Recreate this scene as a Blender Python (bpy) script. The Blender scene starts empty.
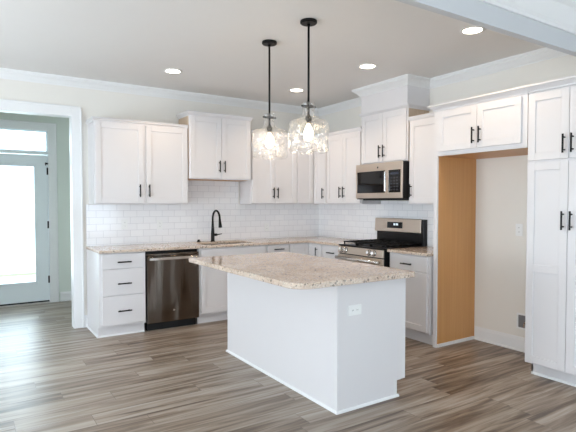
import bpy, bmesh, math, random
from mathutils import Vector, Matrix
random.seed(7)
C = bpy.context.scene.collection
SC = bpy.context.scene
PI = math.pi

# ---------------------------------------------------------------- camera, world, light, exposure
CEIL = 2.779
CAM = (-4.3839, -5.907, 1.4033)
cam_d = bpy.data.cameras.new('camera')
cam_d.sensor_width = 36.0
cam_d.lens = 493.377 * 36.0 / 576.0
cam_d.shift_y = (218.775 - 216.0) / 576.0
cam_d.clip_start = 0.05
cam = bpy.data.objects.new('camera', cam_d)
cam.location = CAM
cam.rotation_euler = (PI / 2 - 0.0317, 0, -0.57621)
C.objects.link(cam)
SC.camera = cam

SC.view_settings.view_transform = 'Standard'
SC.view_settings.look = 'None'
SC.view_settings.gamma = 1.0
SC.view_settings.use_curve_mapping = False
SC.view_settings.exposure = 0.06

world = bpy.data.worlds.new('sky')
SC.world = world
world.use_nodes = True
bg = world.node_tree.nodes['Background']
bg.inputs['Color'].default_value = (0.74, 0.92, 1.10, 1)
bg.inputs['Strength'].default_value = 6.2


def lamp(name, kind, loc, energy, color, size=None, size_y=None, rot=(0, 0, 0), **kw):
    d = bpy.data.lights.new(name, kind)
    d.energy = energy
    d.color = color
    if kind == 'AREA':
        d.shape = 'RECTANGLE' if size_y else 'DISK'
        d.size = size
        if size_y:
            d.size_y = size_y
    else:
        d.shadow_soft_size = size or 0.05
    for k, v in kw.items():
        setattr(d, k, v)
    o = bpy.data.objects.new(name, d)
    o.location = loc
    o.rotation_euler = rot
    C.objects.link(o)
    return o


DAY = (0.84, 0.93, 1.02)
DAY2 = (0.88, 0.95, 1.02)
WARM = (1.0, 0.76, 0.54)
# daylight from unseen windows left of the camera; the tilted lamps are added
# to lift the ceiling, as ground bounce (the windows behind the camera let in the sky itself)
UP = math.radians(38)
lamp('unseen_window_daylight', 'AREA', (-6.92, -6.4, 1.28), 60, DAY, 1.6, 1.5, (PI / 2, 0, -PI / 2))
lamp('unseen_window_daylight', 'AREA', (-6.92, -2.0, 1.28), 6, DAY, 1.6, 1.5, (PI / 2, 0, -PI / 2))  # added on the kitchen side to brighten island, cabinets and ceiling
lamp('added_upward_fill', 'AREA', (-6.9, -6.4, 1.0), 14, DAY2, 1.6, 0.8, (PI / 2 + UP, 0, -PI / 2))
lamp('added_upward_fill', 'AREA', (-6.9, -2.0, 1.0), 60, DAY2, 1.6, 0.8, (PI / 2 + UP, 0, -PI / 2))
# daylight through the glazed front door and its transom
lamp('door_daylight', 'AREA', (-3.87, 2.1, 1.2), 10, (0.86, 1.0, 0.93), 0.75, 1.7, (-PI / 2, 0, 0))
# the photographer's flash, on the camera
lamp('camera_flash', 'POINT', (CAM[0], CAM[1] - 0.02, 1.67), 16, (0.8, 0.92, 1.1), 0.04)

# ---------------------------------------------------------------- materials


def new_mat(name):
    m = bpy.data.materials.new(name)
    m.use_nodes = True
    nt = m.node_tree
    return m, nt, nt.nodes['Principled BSDF']


def srgb(r, g, b):
    f = lambda c: c / 12.92 if c <= 0.04045 else ((c + 0.055) / 1.055) ** 2.4
    return (f(r / 255), f(g / 255), f(b / 255), 1)


def plain(name, col, rough=0.5, metal=0.0, noise=0.03, scale=9.0, bump=0.0, bscale=180.0, spec=0.5, coat=0.0):
    m, nt, b = new_mat(name)
    N, L = nt.nodes, nt.links
    tc = N.new('ShaderNodeTexCoord')
    nz = N.new('ShaderNodeTexNoise')
    nz.inputs['Scale'].default_value = scale
    nz.inputs['Detail'].default_value = 3
    L.new(tc.outputs['Object'], nz.inputs['Vector'])
    mx = N.new('ShaderNodeMix')
    mx.data_type = 'RGBA'
    a = tuple(c * (1 - noise) for c in col[:3]) + (1,)
    c2 = tuple(min(1, c * (1 + noise)) for c in col[:3]) + (1,)
    mx.inputs[6].default_value = a
    mx.inputs[7].default_value = c2
    L.new(nz.outputs['Fac'], mx.inputs[0])
    L.new(mx.outputs[2], b.inputs['Base Color'])
    b.inputs['Roughness'].default_value = rough
    b.inputs['Metallic'].default_value = metal
    b.inputs['Specular IOR Level'].default_value = spec
    b.inputs['Coat Weight'].default_value = coat
    if bump:
        n2 = N.new('ShaderNodeTexNoise')
        n2.inputs['Scale'].default_value = bscale
        L.new(tc.outputs['Object'], n2.inputs['Vector'])
        bp = N.new('ShaderNodeBump')
        bp.inputs['Strength'].default_value = bump
        bp.inputs['Distance'].default_value = 0.002
        L.new(n2.outputs['Fac'], bp.inputs['Height'])
        L.new(bp.outputs['Normal'], b.inputs['Normal'])
    return m


def emis(name, col, strength):
    m, nt, b = new_mat(name)
    b.inputs['Base Color'].default_value = (0.8, 0.8, 0.8, 1)
    b.inputs['Emission Color'].default_value = col
    b.inputs['Emission Strength'].default_value = strength
    return m


M = {}
M['wall'] = plain('greige_wall_paint', srgb(235, 231, 223), 0.7, bump=0.04, noise=0.01)
M['living_wall'] = plain('pale_blue_grey_header', srgb(206, 208, 210), 0.7, bump=0.04, noise=0.01)  # even pale grey tone for the header
M['entry_wall'] = plain('pale_sage_entry_wall', srgb(222, 228, 219), 0.7, bump=0.04, noise=0.01)  # even pale green tone over the entry hall walls
M['sill'] = plain('pale_metal_threshold', srgb(205, 198, 192), 0.4)
M['ceiling'] = plain('white_ceiling_paint', srgb(232, 230, 227), 0.85, bump=0.04, noise=0.01)
M['trim'] = plain('white_trim_paint', srgb(238, 238, 237), 0.35, noise=0.008)
M['cab'] = plain('white_cabinet_paint', srgb(225, 222, 222), 0.33, noise=0.008)
M['doorpaint'] = plain('pale_grey_door_paint', srgb(240, 246, 248), 0.4, noise=0.01)
M['black'] = plain('matte_black_metal', srgb(10, 10, 10), 0.42, 0.0, noise=0.1, spec=0.25)
M['dark'] = plain('black_enamel', srgb(9, 9, 10), 0.35, noise=0.1, spec=0.35)
M['iron'] = plain('black_cast_iron', srgb(10, 10, 10), 0.6, noise=0.2, bump=0.2, spec=0.3)
M['blackglass'] = plain('black_glass', srgb(12, 12, 14), 0.05, noise=0.1)
M['plastic'] = plain('white_plastic', srgb(240, 240, 238), 0.35, noise=0.005)
M['outlet_dark'] = plain('dark_slot', srgb(60, 58, 56), 0.6)
M['rubber'] = plain('black_rubber', srgb(15, 15, 15), 0.7)
M['chrome'] = plain('polished_metal', srgb(225, 222, 218), 0.14, 1.0, noise=0.01)
M['glow'] = emis('warm_recessed_diffuser', (1.0, 0.86, 0.68, 1), 16)
M['bulbglow'] = emis('warm_bulb_glow', (1.0, 0.82, 0.58, 1), 22)
M['digits'] = emis('clock_digits', (0.75, 0.9, 1.0, 1), 1.6)
M['concrete'] = plain('pale_concrete', srgb(226, 226, 224), 0.8, noise=0.06)
M['grass'] = plain('lawn_green', srgb(112, 138, 76), 0.9, noise=0.35, scale=6)
M['siding'] = plain('pale_siding', srgb(238, 240, 242), 0.7)
M['shingle'] = plain('grey_shingle', srgb(214, 216, 220), 0.9, noise=0.15)
M['bluepane'] = plain('bluish_pane', srgb(150, 178, 200), 0.1)


def brushed(name, col, rough, axis, wave=(2.3, 2.3, 2.3), wstr=0.35):
    """stainless steel with fine brushing along one object axis"""
    m, nt, b = new_mat(name)
    N, L = nt.nodes, nt.links
    tc = N.new('ShaderNodeTexCoord')
    mp = N.new('ShaderNodeMapping')
    s = [260, 260, 260]
    s[axis] = 3
    mp.inputs['Scale'].default_value = s
    L.new(tc.outputs['Object'], mp.inputs['Vector'])
    nz = N.new('ShaderNodeTexNoise')
    nz.inputs['Scale'].default_value = 1.0
    L.new(mp.outputs['Vector'], nz.inputs['Vector'])
    r = N.new('ShaderNodeMapRange')
    r.inputs['To Min'].default_value = rough - 0.05
    r.inputs['To Max'].default_value = rough + 0.07
    L.new(nz.outputs['Fac'], r.inputs['Value'])
    L.new(r.outputs['Result'], b.inputs['Roughness'])
    # slow waviness of the sheet
    w = N.new('ShaderNodeTexNoise')
    w.inputs['Scale'].default_value = 1.0
    w.inputs['Detail'].default_value = 0.5
    wm = N.new('ShaderNodeMapping')
    wm.inputs['Scale'].default_value = wave
    L.new(tc.outputs['Object'], wm.inputs['Vector'])
    L.new(wm.outputs['Vector'], w.inputs['Vector'])
    bp = N.new('ShaderNodeBump')
    bp.inputs['Strength'].default_value = wstr
    bp.inputs['Distance'].default_value = 0.02 if wstr < 0.9 else 0.06
    L.new(w.outputs['Fac'], bp.inputs['Height'])
    L.new(bp.outputs['Normal'], b.inputs['Normal'])
    b.inputs['Base Color'].default_value = col
    b.inputs['Metallic'].default_value = 1.0
    return m


M['steel'] = brushed('brushed_stainless', srgb(214, 200, 186), 0.3, 0)
M['steel_door'] = brushed('brushed_stainless_dishwasher', srgb(114, 105, 97), 0.15, 0, (6, 6, 0.8), 1.0)
M['sink'] = plain('sink_steel', srgb(170, 165, 160), 0.3, 1.0)


def granite():
    m, nt, b = new_mat('speckled_granite')
    N, L = nt.nodes, nt.links
    tc = N.new('ShaderNodeTexCoord')

    def ramp(stops, inp):
        r = N.new('ShaderNodeValToRGB')
        e = r.color_ramp.elements
        while len(e) < len(stops):
            e.new(0.5)
        for k, (p, c) in enumerate(stops):
            e[k].position = p
            e[k].color = c
        L.new(inp, r.inputs['Fac'])
        return r
    big = N.new('ShaderNodeTexNoise')
    big.inputs['Scale'].default_value = 5
    big.inputs['Detail'].default_value = 5
    L.new(tc.outputs['Object'], big.inputs['Vector'])
    base = ramp([(0.3, srgb(196, 168, 147)), (0.5, srgb(216, 192, 172)), (0.7, srgb(230, 214, 198))], big.outputs['Fac'])
    vor = N.new('ShaderNodeTexVoronoi')
    vor.inputs['Scale'].default_value = 120
    L.new(tc.outputs['Object'], vor.inputs['Vector'])
    sep = N.new('ShaderNodeSeparateColor')
    L.new(vor.outputs['Color'], sep.inputs[0])
    sp = ramp([(0.0, srgb(118, 108, 100)), (0.14, srgb(168, 154, 140)), (0.3, srgb(200, 178, 158)), (0.62, srgb(210, 194, 178)),
               (0.88, srgb(230, 224, 214))], sep.outputs[0])
    mix = N.new('ShaderNodeMix')
    mix.data_type = 'RGBA'
    mix.inputs[0].default_value = 0.45
    L.new(base.outputs['Color'], mix.inputs[6])
    L.new(sp.outputs['Color'], mix.inputs[7])
    v2 = N.new('ShaderNodeTexVoronoi')
    v2.inputs['Scale'].default_value = 85
    L.new(tc.outputs['Object'], v2.inputs['Vector'])
    s2 = N.new('ShaderNodeSeparateColor')
    L.new(v2.outputs['Color'], s2.inputs[0])
    dk = ramp([(0.0, (0, 0, 0, 1)), (0.91, (0, 0, 0, 1)), (0.92, (0.6, 0.6, 0.6, 1))], s2.outputs[1])
    mix2 = N.new('ShaderNodeMix')
    mix2.data_type = 'RGBA'
    L.new(dk.outputs['Color'], mix2.inputs[0])
    L.new(mix.outputs[2], mix2.inputs[6])
    mix2.inputs[7].default_value = srgb(70, 66, 64)
    L.new(mix2.outputs[2], b.inputs['Base Color'])
    b.inputs['Roughness'].default_value = 0.1
    return m


M['granite'] = granite()


def tile(axis):
    """glossy 3x6 running-bond tile; axis = which object axis runs along the wall"""
    m, nt, b = new_mat('white_subway_tile')
    N, L = nt.nodes, nt.links
    tc = N.new('ShaderNodeTexCoord')
    sx = N.new('ShaderNodeSeparateXYZ')
    L.new(tc.outputs['Object'], sx.inputs[0])
    cx = N.new('ShaderNodeCombineXYZ')
    L.new(sx.outputs[axis], cx.inputs[0])
    L.new(sx.outputs[2], cx.inputs[1])
    br = N.new('ShaderNodeTexBrick')
    br.inputs['Scale'].default_value = 1.0
    br.inputs['Brick Width'].default_value = 0.154
    br.inputs['Row Height'].default_value = 0.0775
    br.inputs['Mortar Size'].default_value = 0.0022
    br.inputs['Mortar Smooth'].default_value = 0.2
    br.inputs['Color1'].default_value = srgb(248, 247, 247)
    br.inputs['Color2'].default_value = srgb(243, 242, 243)
    br.inputs['Mortar'].default_value = srgb(214, 213, 215)
    L.new(cx.outputs[0], br.inputs['Vector'])
    L.new(br.outputs['Color'], b.inputs['Base Color'])
    r = N.new('ShaderNodeMapRange')
    r.inputs['To Min'].default_value = 0.1
    r.inputs['To Max'].default_value = 0.7
    L.new(br.outputs['Fac'], r.inputs['Value'])
    L.new(r.outputs['Result'], b.inputs['Roughness'])
    nz = N.new('ShaderNodeTexNoise')
    nz.inputs['Scale'].default_value = 6
    L.new(tc.outputs['Object'], nz.inputs['Vector'])
    mul = N.new('ShaderNodeMath')
    mul.operation = 'MULTIPLY_ADD'
    mul.inputs[1].default_value = -1.0
    L.new(br.outputs['Fac'], mul.inputs[0])
    L.new(nz.outputs['Fac'], mul.inputs[2])
    bp = N.new('ShaderNodeBump')
    bp.inputs['Strength'].default_value = 0.3
    bp.inputs['Distance'].default_value = 0.003
    L.new(mul.outputs[0], bp.inputs['Height'])
    L.new(bp.outputs['Normal'], b.inputs['Normal'])
    return m


M['tile_back'] = tile(0)
M['tile_right'] = tile(1)


def floor_mat():
    m, nt, b = new_mat('grey_brown_plank_floor')
    N, L = nt.nodes, nt.links

    def math_(op, a, c=None, v=None):
        n = N.new('ShaderNodeMath')
        n.operation = op
        L.new(a, n.inputs[0])
        if c is not None:
            L.new(c, n.inputs[1])
        elif v is not None:
            n.inputs[1].default_value = v
        return n.outputs[0]
    tc = N.new('ShaderNodeTexCoord')
    sx = N.new('ShaderNodeSeparateXYZ')
    L.new(tc.outputs['Object'], sx.inputs[0])
    PW, PL = 0.178, 1.22
    yr = math_('DIVIDE', sx.outputs[1], v=PW)
    row = math_('FLOOR', yr)
    wn = N.new('ShaderNodeTexWhiteNoise')
    wn.noise_dimensions = '1D'
    L.new(row, wn.inputs['W'])
    xs = math_('DIVIDE', sx.outputs[0], v=PL)
    xo = math_('ADD', xs, wn.outputs['Value'])
    col = math_('FLOOR', xo)
    idc = N.new('ShaderNodeCombineXYZ')
    L.new(row, idc.inputs[0])
    L.new(col, idc.inputs[1])
    w2 = N.new('ShaderNodeTexWhiteNoise')
    w2.noise_dimensions = '2D'
    L.new(idc.outputs[0], w2.inputs['Vector'])
    # seams
    fy = math_('FRACT', yr)
    fx = math_('FRACT', xo)
    dy = math_('ABSOLUTE', math_('SUBTRACT', fy, v=0.5))
    dx = math_('ABSOLUTE', math_('SUBTRACT', fx, v=0.5))
    sy = math_('GREATER_THAN', dy, v=0.5 - 0.0016 / PW)
    sxx = math_('GREATER_THAN', dx, v=0.5 - 0.0016 / PL)
    seam = math_('MAXIMUM', sy, sxx)
    # grain
    gv = N.new('ShaderNodeCombineXYZ')
    L.new(math_('ADD', math_('MULTIPLY', sx.outputs[0], v=1.1), math_('MULTIPLY', w2.outputs['Value'], v=37.0)), gv.inputs[0])
    L.new(math_('MULTIPLY', sx.outputs[1], v=17.0), gv.inputs[1])
    L.new(math_('MULTIPLY', w2.outputs['Value'], v=11.0), gv.inputs[2])
    g1 = N.new('ShaderNodeTexNoise')
    g1.inputs['Scale'].default_value = 1.0
    g1.inputs['Detail'].default_value = 6
    g1.inputs['Roughness'].default_value = 0.6
    g1.inputs['Distortion'].default_value = 0.6
    L.new(gv.outputs[0], g1.inputs['Vector'])
    gm = math_('ADD', math_('MULTIPLY', g1.outputs['Fac'], v=1.0), math_('MULTIPLY', w2.outputs['Value'], v=0.13))
    rp = N.new('ShaderNodeValToRGB')
    e = rp.color_ramp.elements
    stops = [(0.38, srgb(86, 70, 57)), (0.5, srgb(128, 111, 95)), (0.6, srgb(154, 139, 124)), (0.74, srgb(176, 165, 153))]
    while len(e) < len(stops):
        e.new(0.5)
    for k, (p, c) in enumerate(stops):
        e[k].position = p
        e[k].color = c
    L.new(gm, rp.inputs['Fac'])
    mx = N.new('ShaderNodeMix')
    mx.data_type = 'RGBA'
    L.new(seam, mx.inputs[0])
    L.new(rp.outputs['Color'], mx.inputs[6])
    mx.inputs[7].default_value = srgb(108, 95, 84)
    L.new(mx.outputs[2], b.inputs['Base Color'])
    b.inputs['Roughness'].default_value = 0.36
    b.inputs['Specular IOR Level'].default_value = 0.5
    bp = N.new('ShaderNodeBump')
    bp.inputs['Strength'].default_value = 0.12
    bp.inputs['Distance'].default_value = 0.002
    L.new(g1.outputs['Fac'], bp.inputs['Height'])
    L.new(bp.outputs['Normal'], b.inputs['Normal'])
    return m


M['floor'] = floor_mat()


def maple(name, c1, c2, zscale=1.2):
    m, nt, b = new_mat(name)
    N, L = nt.nodes, nt.links
    tc = N.new('ShaderNodeTexCoord')
    mp = N.new('ShaderNodeMapping')
    mp.inputs['Scale'].default_value = (45, 45, zscale)
    L.new(tc.outputs['Object'], mp.inputs['Vector'])
    nz = N.new('ShaderNodeTexNoise')
    nz.inputs['Scale'].default_value = 1.0
    nz.inputs['Detail'].default_value = 4
    L.new(mp.outputs['Vector'], nz.inputs['Vector'])
    rp = N.new('ShaderNodeValToRGB')
    rp.color_ramp.elements[0].position = 0.3
    rp.color_ramp.elements[0].color = c1
    rp.color_ramp.elements[1].position = 0.7
    rp.color_ramp.elements[1].color = c2
    L.new(nz.outputs['Fac'], rp.inputs['Fac'])
    L.new(rp.outputs['Color'], b.inputs['Base Color'])
    b.inputs['Roughness'].default_value = 0.4
    return m


M['maple'] = maple('maple_veneer', srgb(205, 150, 92), srgb(212, 158, 100))
M['maple_pale'] = maple('unpainted_cabinet_side', srgb(206, 182, 156), srgb(216, 194, 170))


def thin_glass(name, tint, gloss_min, gloss_max, wavy=0.0):
    m = bpy.data.materials.new(name)
    m.use_nodes = True
    nt = m.node_tree
    N, L = nt.nodes, nt.links
    N.remove(N['Principled BSDF'])
    out = N['Material Output']
    tr = N.new('ShaderNodeBsdfTransparent')
    tr.inputs['Color'].default_value = tint
    gl = N.new('ShaderNodeBsdfGlossy')
    gl.inputs['Roughness'].default_value = 0.03
    lw = N.new('ShaderNodeLayerWeight')
    lw.inputs['Blend'].default_value = 0.35
    r = N.new('ShaderNodeMapRange')
    r.inputs['To Min'].default_value = gloss_min
    r.inputs['To Max'].default_value = gloss_max
    L.new(lw.outputs['Facing'], r.inputs['Value'])
    mx = N.new('ShaderNodeMixShader')
    L.new(r.outputs['Result'], mx.inputs[0])
    L.new(tr.outputs[0], mx.inputs[1])
    L.new(gl.outputs[0], mx.inputs[2])
    if wavy:
        tc = N.new('ShaderNodeTexCoord')
        nz = N.new('ShaderNodeTexNoise')
        nz.inputs['Scale'].default_value = 24
        nz.inputs['Detail'].default_value = 1.5
        L.new(tc.outputs['Object'], nz.inputs['Vector'])
        bp = N.new('ShaderNodeBump')
        bp.inputs['Strength'].default_value = wavy
        bp.inputs['Distance'].default_value = 0.03
        L.new(nz.outputs['Fac'], bp.inputs['Height'])
        L.new(bp.outputs['Normal'], lw.inputs['Normal'])
        L.new(bp.outputs['Normal'], gl.inputs['Normal'])
    L.new(mx.outputs[0], out.inputs['Surface'])
    return m


M['pane'] = thin_glass('clear_window_glass', (0.95, 0.97, 0.97, 1), 0.04, 0.6)


def water_glass():
    """clear hand-blown glass with ripples that catch the bulb's light"""
    m = bpy.data.materials.new('wavy_clear_glass')
    m.use_nodes = True
    nt = m.node_tree
    N, L = nt.nodes, nt.links
    N.remove(N['Principled BSDF'])
    tc = N.new('ShaderNodeTexCoord')
    nz = N.new('ShaderNodeTexNoise')
    nz.inputs['Scale'].default_value = 10
    nz.inputs['Detail'].default_value = 1.0
    nz.inputs['Distortion'].default_value = 1.2
    L.new(tc.outputs['Object'], nz.inputs['Vector'])
    bp = N.new('ShaderNodeBump')
    bp.inputs['Strength'].default_value = 0.55
    bp.inputs['Distance'].default_value = 0.03
    L.new(nz.outputs['Fac'], bp.inputs['Height'])
    tr = N.new('ShaderNodeBsdfTransparent')
    gl = N.new('ShaderNodeBsdfGlossy')
    gl.inputs['Roughness'].default_value = 0.16
    L.new(bp.outputs['Normal'], gl.inputs['Normal'])
    tl = N.new('ShaderNodeBsdfTranslucent')
    L.new(bp.outputs['Normal'], tl.inputs['Normal'])
    rp = N.new('ShaderNodeValToRGB')
    e = rp.color_ramp.elements
    for k, (p, v) in enumerate(((0.42, 0.04), (0.5, 0.36))):
        e[k].position = p
        e[k].color = (v, v, v, 1)
    n3 = e.new(0.57)
    n3.color = (0.04, 0.04, 0.04, 1)
    L.new(nz.outputs['Fac'], rp.inputs['Fac'])
    m1 = N.new('ShaderNodeMixShader')
    L.new(rp.outputs['Color'], m1.inputs[0])
    L.new(tr.outputs[0], m1.inputs[1])
    L.new(tl.outputs[0], m1.inputs[2])
    lw = N.new('ShaderNodeLayerWeight')
    lw.inputs['Blend'].default_value = 0.38
    L.new(bp.outputs['Normal'], lw.inputs['Normal'])
    r = N.new('ShaderNodeMapRange')
    r.inputs['To Min'].default_value = 0.03
    r.inputs['To Max'].default_value = 0.6
    L.new(lw.outputs['Facing'], r.inputs['Value'])
    m2 = N.new('ShaderNodeMixShader')
    L.new(r.outputs['Result'], m2.inputs[0])
    L.new(m1.outputs[0], m2.inputs[1])
    L.new(gl.outputs[0], m2.inputs[2])
    L.new(m2.outputs[0], N['Material Output'].inputs['Surface'])
    return m


M['shade_glass'] = water_glass()
M['bulbglass'] = thin_glass('clear_bulb_glass', (1, 0.97, 0.92, 1), 0.04, 0.5)

# ---------------------------------------------------------------- mesh helpers


class MB:
    """collects shapes into one mesh"""

    def __init__(self):
        self.bm = bmesh.new()

    def box(self, x0, x1, y0, y1, z0, z1):
        x0, x1 = min(x0, x1), max(x0, x1)
        y0, y1 = min(y0, y1), max(y0, y1)
        z0, z1 = min(z0, z1), max(z0, z1)
        v = [self.bm.verts.new(p) for p in ((x0, y0, z0), (x1, y0, z0), (x1, y1, z0), (x0, y1, z0),
                                            (x0, y0, z1), (x1, y0, z1), (x1, y1, z1), (x0, y1, z1))]
        for f in ((3, 2, 1, 0), (4, 5, 6, 7), (0, 1, 5, 4), (1, 2, 6, 5), (2, 3, 7, 6), (3, 0, 4, 7)):
            self.bm.faces.new([v[i] for i in f])
        return self

    def prism(self, pts, axis, a0, a1):
        """polygon (2D points in the two other axes, in order) extruded along axis"""
        def mk(p, a):
            if axis == 0:
                return (a, p[0], p[1])
            if axis == 1:
                return (p[0], a, p[1])
            return (p[0], p[1], a)
        A = [self.bm.verts.new(mk(p, a0)) for p in pts]
        B = [self.bm.verts.new(mk(p, a1)) for p in pts]
        self.bm.faces.new(A)
        self.bm.faces.new(B[::-1])
        n = len(pts)
        for i in range(n):
            self.bm.faces.new([A[i], B[i], B[(i + 1) % n], A[(i + 1) % n]])
        return self

    def tube(self, pts, rad, n=12, caps=True):
        """round tube through points, rad a number or a list"""
        pts = [Vector(p) for p in pts]
        k = len(pts)
        rs = rad if isinstance(rad, (list, tuple)) else [rad] * k
        rings = []
        prev = None
        for i, p in enumerate(pts):
            t = (pts[min(i + 1, k - 1)] - pts[max(i - 1, 0)])
            t = t.normalized() if t.length > 1e-9 else (prev[2] if prev else Vector((0, 0, 1)))
            if prev is None:
                u = t.orthogonal().normalized()
            else:
                u = prev[0] - t * prev[0].dot(t)
                u = u.normalized() if u.length > 1e-6 else t.orthogonal().normalized()
            w = t.cross(u)
            prev = (u, w, t)
            rings.append([self.bm.verts.new(p + (u * math.cos(2 * PI * j / n) + w * math.sin(2 * PI * j / n)) * rs[i]) for j in range(n)])
        for a, b in zip(rings, rings[1:]):
            for j in range(n):
                self.bm.faces.new([a[j], a[(j + 1) % n], b[(j + 1) % n], b[j]])
        if caps:
            self.bm.faces.new(rings[0][::-1])
            self.bm.faces.new(rings[-1])
        return self

    def lathe(self, prof, n=32, c=(0, 0), cap0=False, cap1=False, wob=None):
        """profile [(r, z)] turned about the vertical axis at c"""
        rings = []
        for (r, z) in prof:
            ring = []
            for j in range(n):
                a = 2 * PI * j / n
                rr = r + (wob(a, z, r) if wob else 0)
                ring.append(self.bm.verts.new((c[0] + rr * math.cos(a), c[1] + rr * math.sin(a), z)))
            rings.append(ring)
        for a, b in zip(rings, rings[1:]):
            for j in range(n):
                self.bm.faces.new([a[j], a[(j + 1) % n], b[(j + 1) % n], b[j]])
        if cap0:
            self.bm.faces.new(rings[0][::-1])
        if cap1:
            self.bm.faces.new(rings[-1])
        return self

    def sweep(self, path, prof, closed=False):
        """profile [(out, z)] carried along a plan path [(x, y)] with mitred corners; out is to the right of the walking direction"""
        n = len(path)
        P = [Vector((p[0], p[1])) for p in path]
        rings = []
        for i in range(n):
            d0 = (P[i] - P[i - 1]).normalized() if (closed or i > 0) else None
            d1 = (P[(i + 1) % n] - P[i]).normalized() if (closed or i < n - 1) else None
            d0 = d0 or d1
            d1 = d1 or d0
            n0 = Vector((d0.y, -d0.x))
            n1 = Vector((d1.y, -d1.x))
            m = (n0 + n1)
            m = m / max(1e-6, m.dot(n0)) if m.length > 1e-6 else n0
            rings.append([self.bm.verts.new((P[i].x + m.x * o, P[i].y + m.y * o, z)) for (o, z) in prof])
        k = len(prof)
        pairs = list(zip(rings, rings[1:])) + ([(rings[-1], rings[0])] if closed else [])
        for a, b in pairs:
            for j in range(k):
                self.bm.faces.new([a[j], a[(j + 1) % k], b[(j + 1) % k], b[j]])
        if not closed:
            self.bm.faces.new(rings[0][::-1])
            self.bm.faces.new(rings[-1])
        return self

    def cells(self, xs, ys, full, z0, z1):
        """slab made of grid cells, full(i, j) says which are solid; clean outer and hole sides"""
        V = {}

        def v(i, j, t):
            if (i, j, t) not in V:
                V[(i, j, t)] = self.bm.verts.new((xs[i], ys[j], z1 if t else z0))
            return V[(i, j, t)]
        nx, ny = len(xs) - 1, len(ys) - 1
        F = lambda i, j: 0 <= i < nx and 0 <= j < ny and full(i, j)
        for i in range(nx):
            for j in range(ny):
                if not F(i, j):
                    continue
                self.bm.faces.new([v(i, j, 1), v(i + 1, j, 1), v(i + 1, j + 1, 1), v(i, j + 1, 1)])
                self.bm.faces.new([v(i, j + 1, 0), v(i + 1, j + 1, 0), v(i + 1, j, 0), v(i, j, 0)])
                if not F(i, j - 1):
                    self.bm.faces.new([v(i, j, 0), v(i + 1, j, 0), v(i + 1, j, 1), v(i, j, 1)])
                if not F(i + 1, j):
                    self.bm.faces.new([v(i + 1, j, 0), v(i + 1, j + 1, 0), v(i + 1, j + 1, 1), v(i + 1, j, 1)])
                if not F(i, j + 1):
                    self.bm.faces.new([v(i + 1, j + 1, 0), v(i, j + 1, 0), v(i, j + 1, 1), v(i + 1, j + 1, 1)])
                if not F(i - 1, j):
                    self.bm.faces.new([v(i, j + 1, 0), v(i, j, 0), v(i, j, 1), v(i, j + 1, 1)])
        return self

    def build(self, name, mat, parent=None, bevel=0.0, smooth=False, seg=2, loc=None):
        bmesh.ops.recalc_face_normals(self.bm, faces=self.bm.faces)
        me = bpy.data.meshes.new(name)
        self.bm.to_mesh(me)
        self.bm.free()
        me.materials.append(M[mat] if isinstance(mat, str) else mat)
        if smooth:
            for p in me.polygons:
                p.use_smooth = True
        o = bpy.data.objects.new(name, me)
        C.objects.link(o)
        if parent:
            o.parent = parent
        if loc:
            o.location = loc
        if bevel:
            b = o.modifiers.new('bevel', 'BEVEL')
            b.width = bevel
            b.segments = seg
            b.limit_method = 'ANGLE'
            b.angle_limit = math.radians(40)
        return o


def tag(o, label, cat, group=None):
    o['label'] = label
    o['category'] = cat
    o['kind'] = 'thing'
    if group:
        o['group'] = group
    return o


def thing(name, label, cat, loc=(0, 0, 0), rz=0.0, group=None):
    o = bpy.data.objects.new(name, None)
    o.empty_display_size = 0.1
    C.objects.link(o)
    o.location = loc
    o.rotation_euler = (0, 0, rz)
    return tag(o, label, cat, group)


def struct(o):
    o['kind'] = 'structure'
    return o


def copy_tree(o, parent=None):
    c = o.copy()
    C.objects.link(c)
    if parent:
        c.parent = parent
    for ch in list(o.children):
        copy_tree(ch, c)
    return c


# ---------------------------------------------------------------- the room
RX0, RX1, RY0, RY1 = -7.0, 0.0, -9.5, 0.0
struct(MB().box(RX0 - 0.13, 0.13, RY0 - 0.13, 1.86, -0.1, 0).build('floor', 'floor'))
struct(MB().box(RX0 - 0.13, 0.13, RY0 - 0.13, 1.88, CEIL, CEIL + 0.12).build('ceiling', 'ceiling'))
OPL, OPR, OPT = -4.85, -3.405, 2.362            # cased opening to the entry
w = MB()
w.cells([RX0 - 0.13, OPL - 0.02, OPR + 0.02, 0.13], [0, 0.13], lambda i, j: i != 1, 0, CEIL)
w.box(OPL - 0.02, OPR + 0.02, 0, 0.13, OPT + 0.02, CEIL)
struct(w.build('wall_back', 'wall'))
struct(MB().box(0, 0.13, RY0, 0, 0, CEIL).build('wall_right', 'wall'))
# left wall with a wide window, rear wall with three windows (behind the camera)
w = MB()
wy = [RY0, -7.2, -5.6, -2.8, -1.2, 0]
for i in range(5):
    if i % 2 == 0:
        w.box(RX0 - 0.13, RX0, wy[i], wy[i + 1], 0, CEIL)
    else:
        w.box(RX0 - 0.13, RX0, wy[i], wy[i + 1], 0, 0.5).box(RX0 - 0.13, RX0, wy[i], wy[i + 1], 2.05, CEIL)
struct(w.build('wall_left', 'wall'))
w = MB()
xs = [RX0 - 0.13, -6.5, -5.3, -4.1, -2.9, -1.8, -0.6, 0.13]
for i in range(7):
    if i % 2 == 0:
        w.box(xs[i], xs[i + 1], RY0 - 0.13, RY0, 0, CEIL)
    else:
        w.box(xs[i], xs[i + 1], RY0 - 0.13, RY0, 0, 0.4).box(xs[i], xs[i + 1], RY0 - 0.13, RY0, 1.95, CEIL)
struct(w.build('wall_rear', 'wall'))
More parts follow.
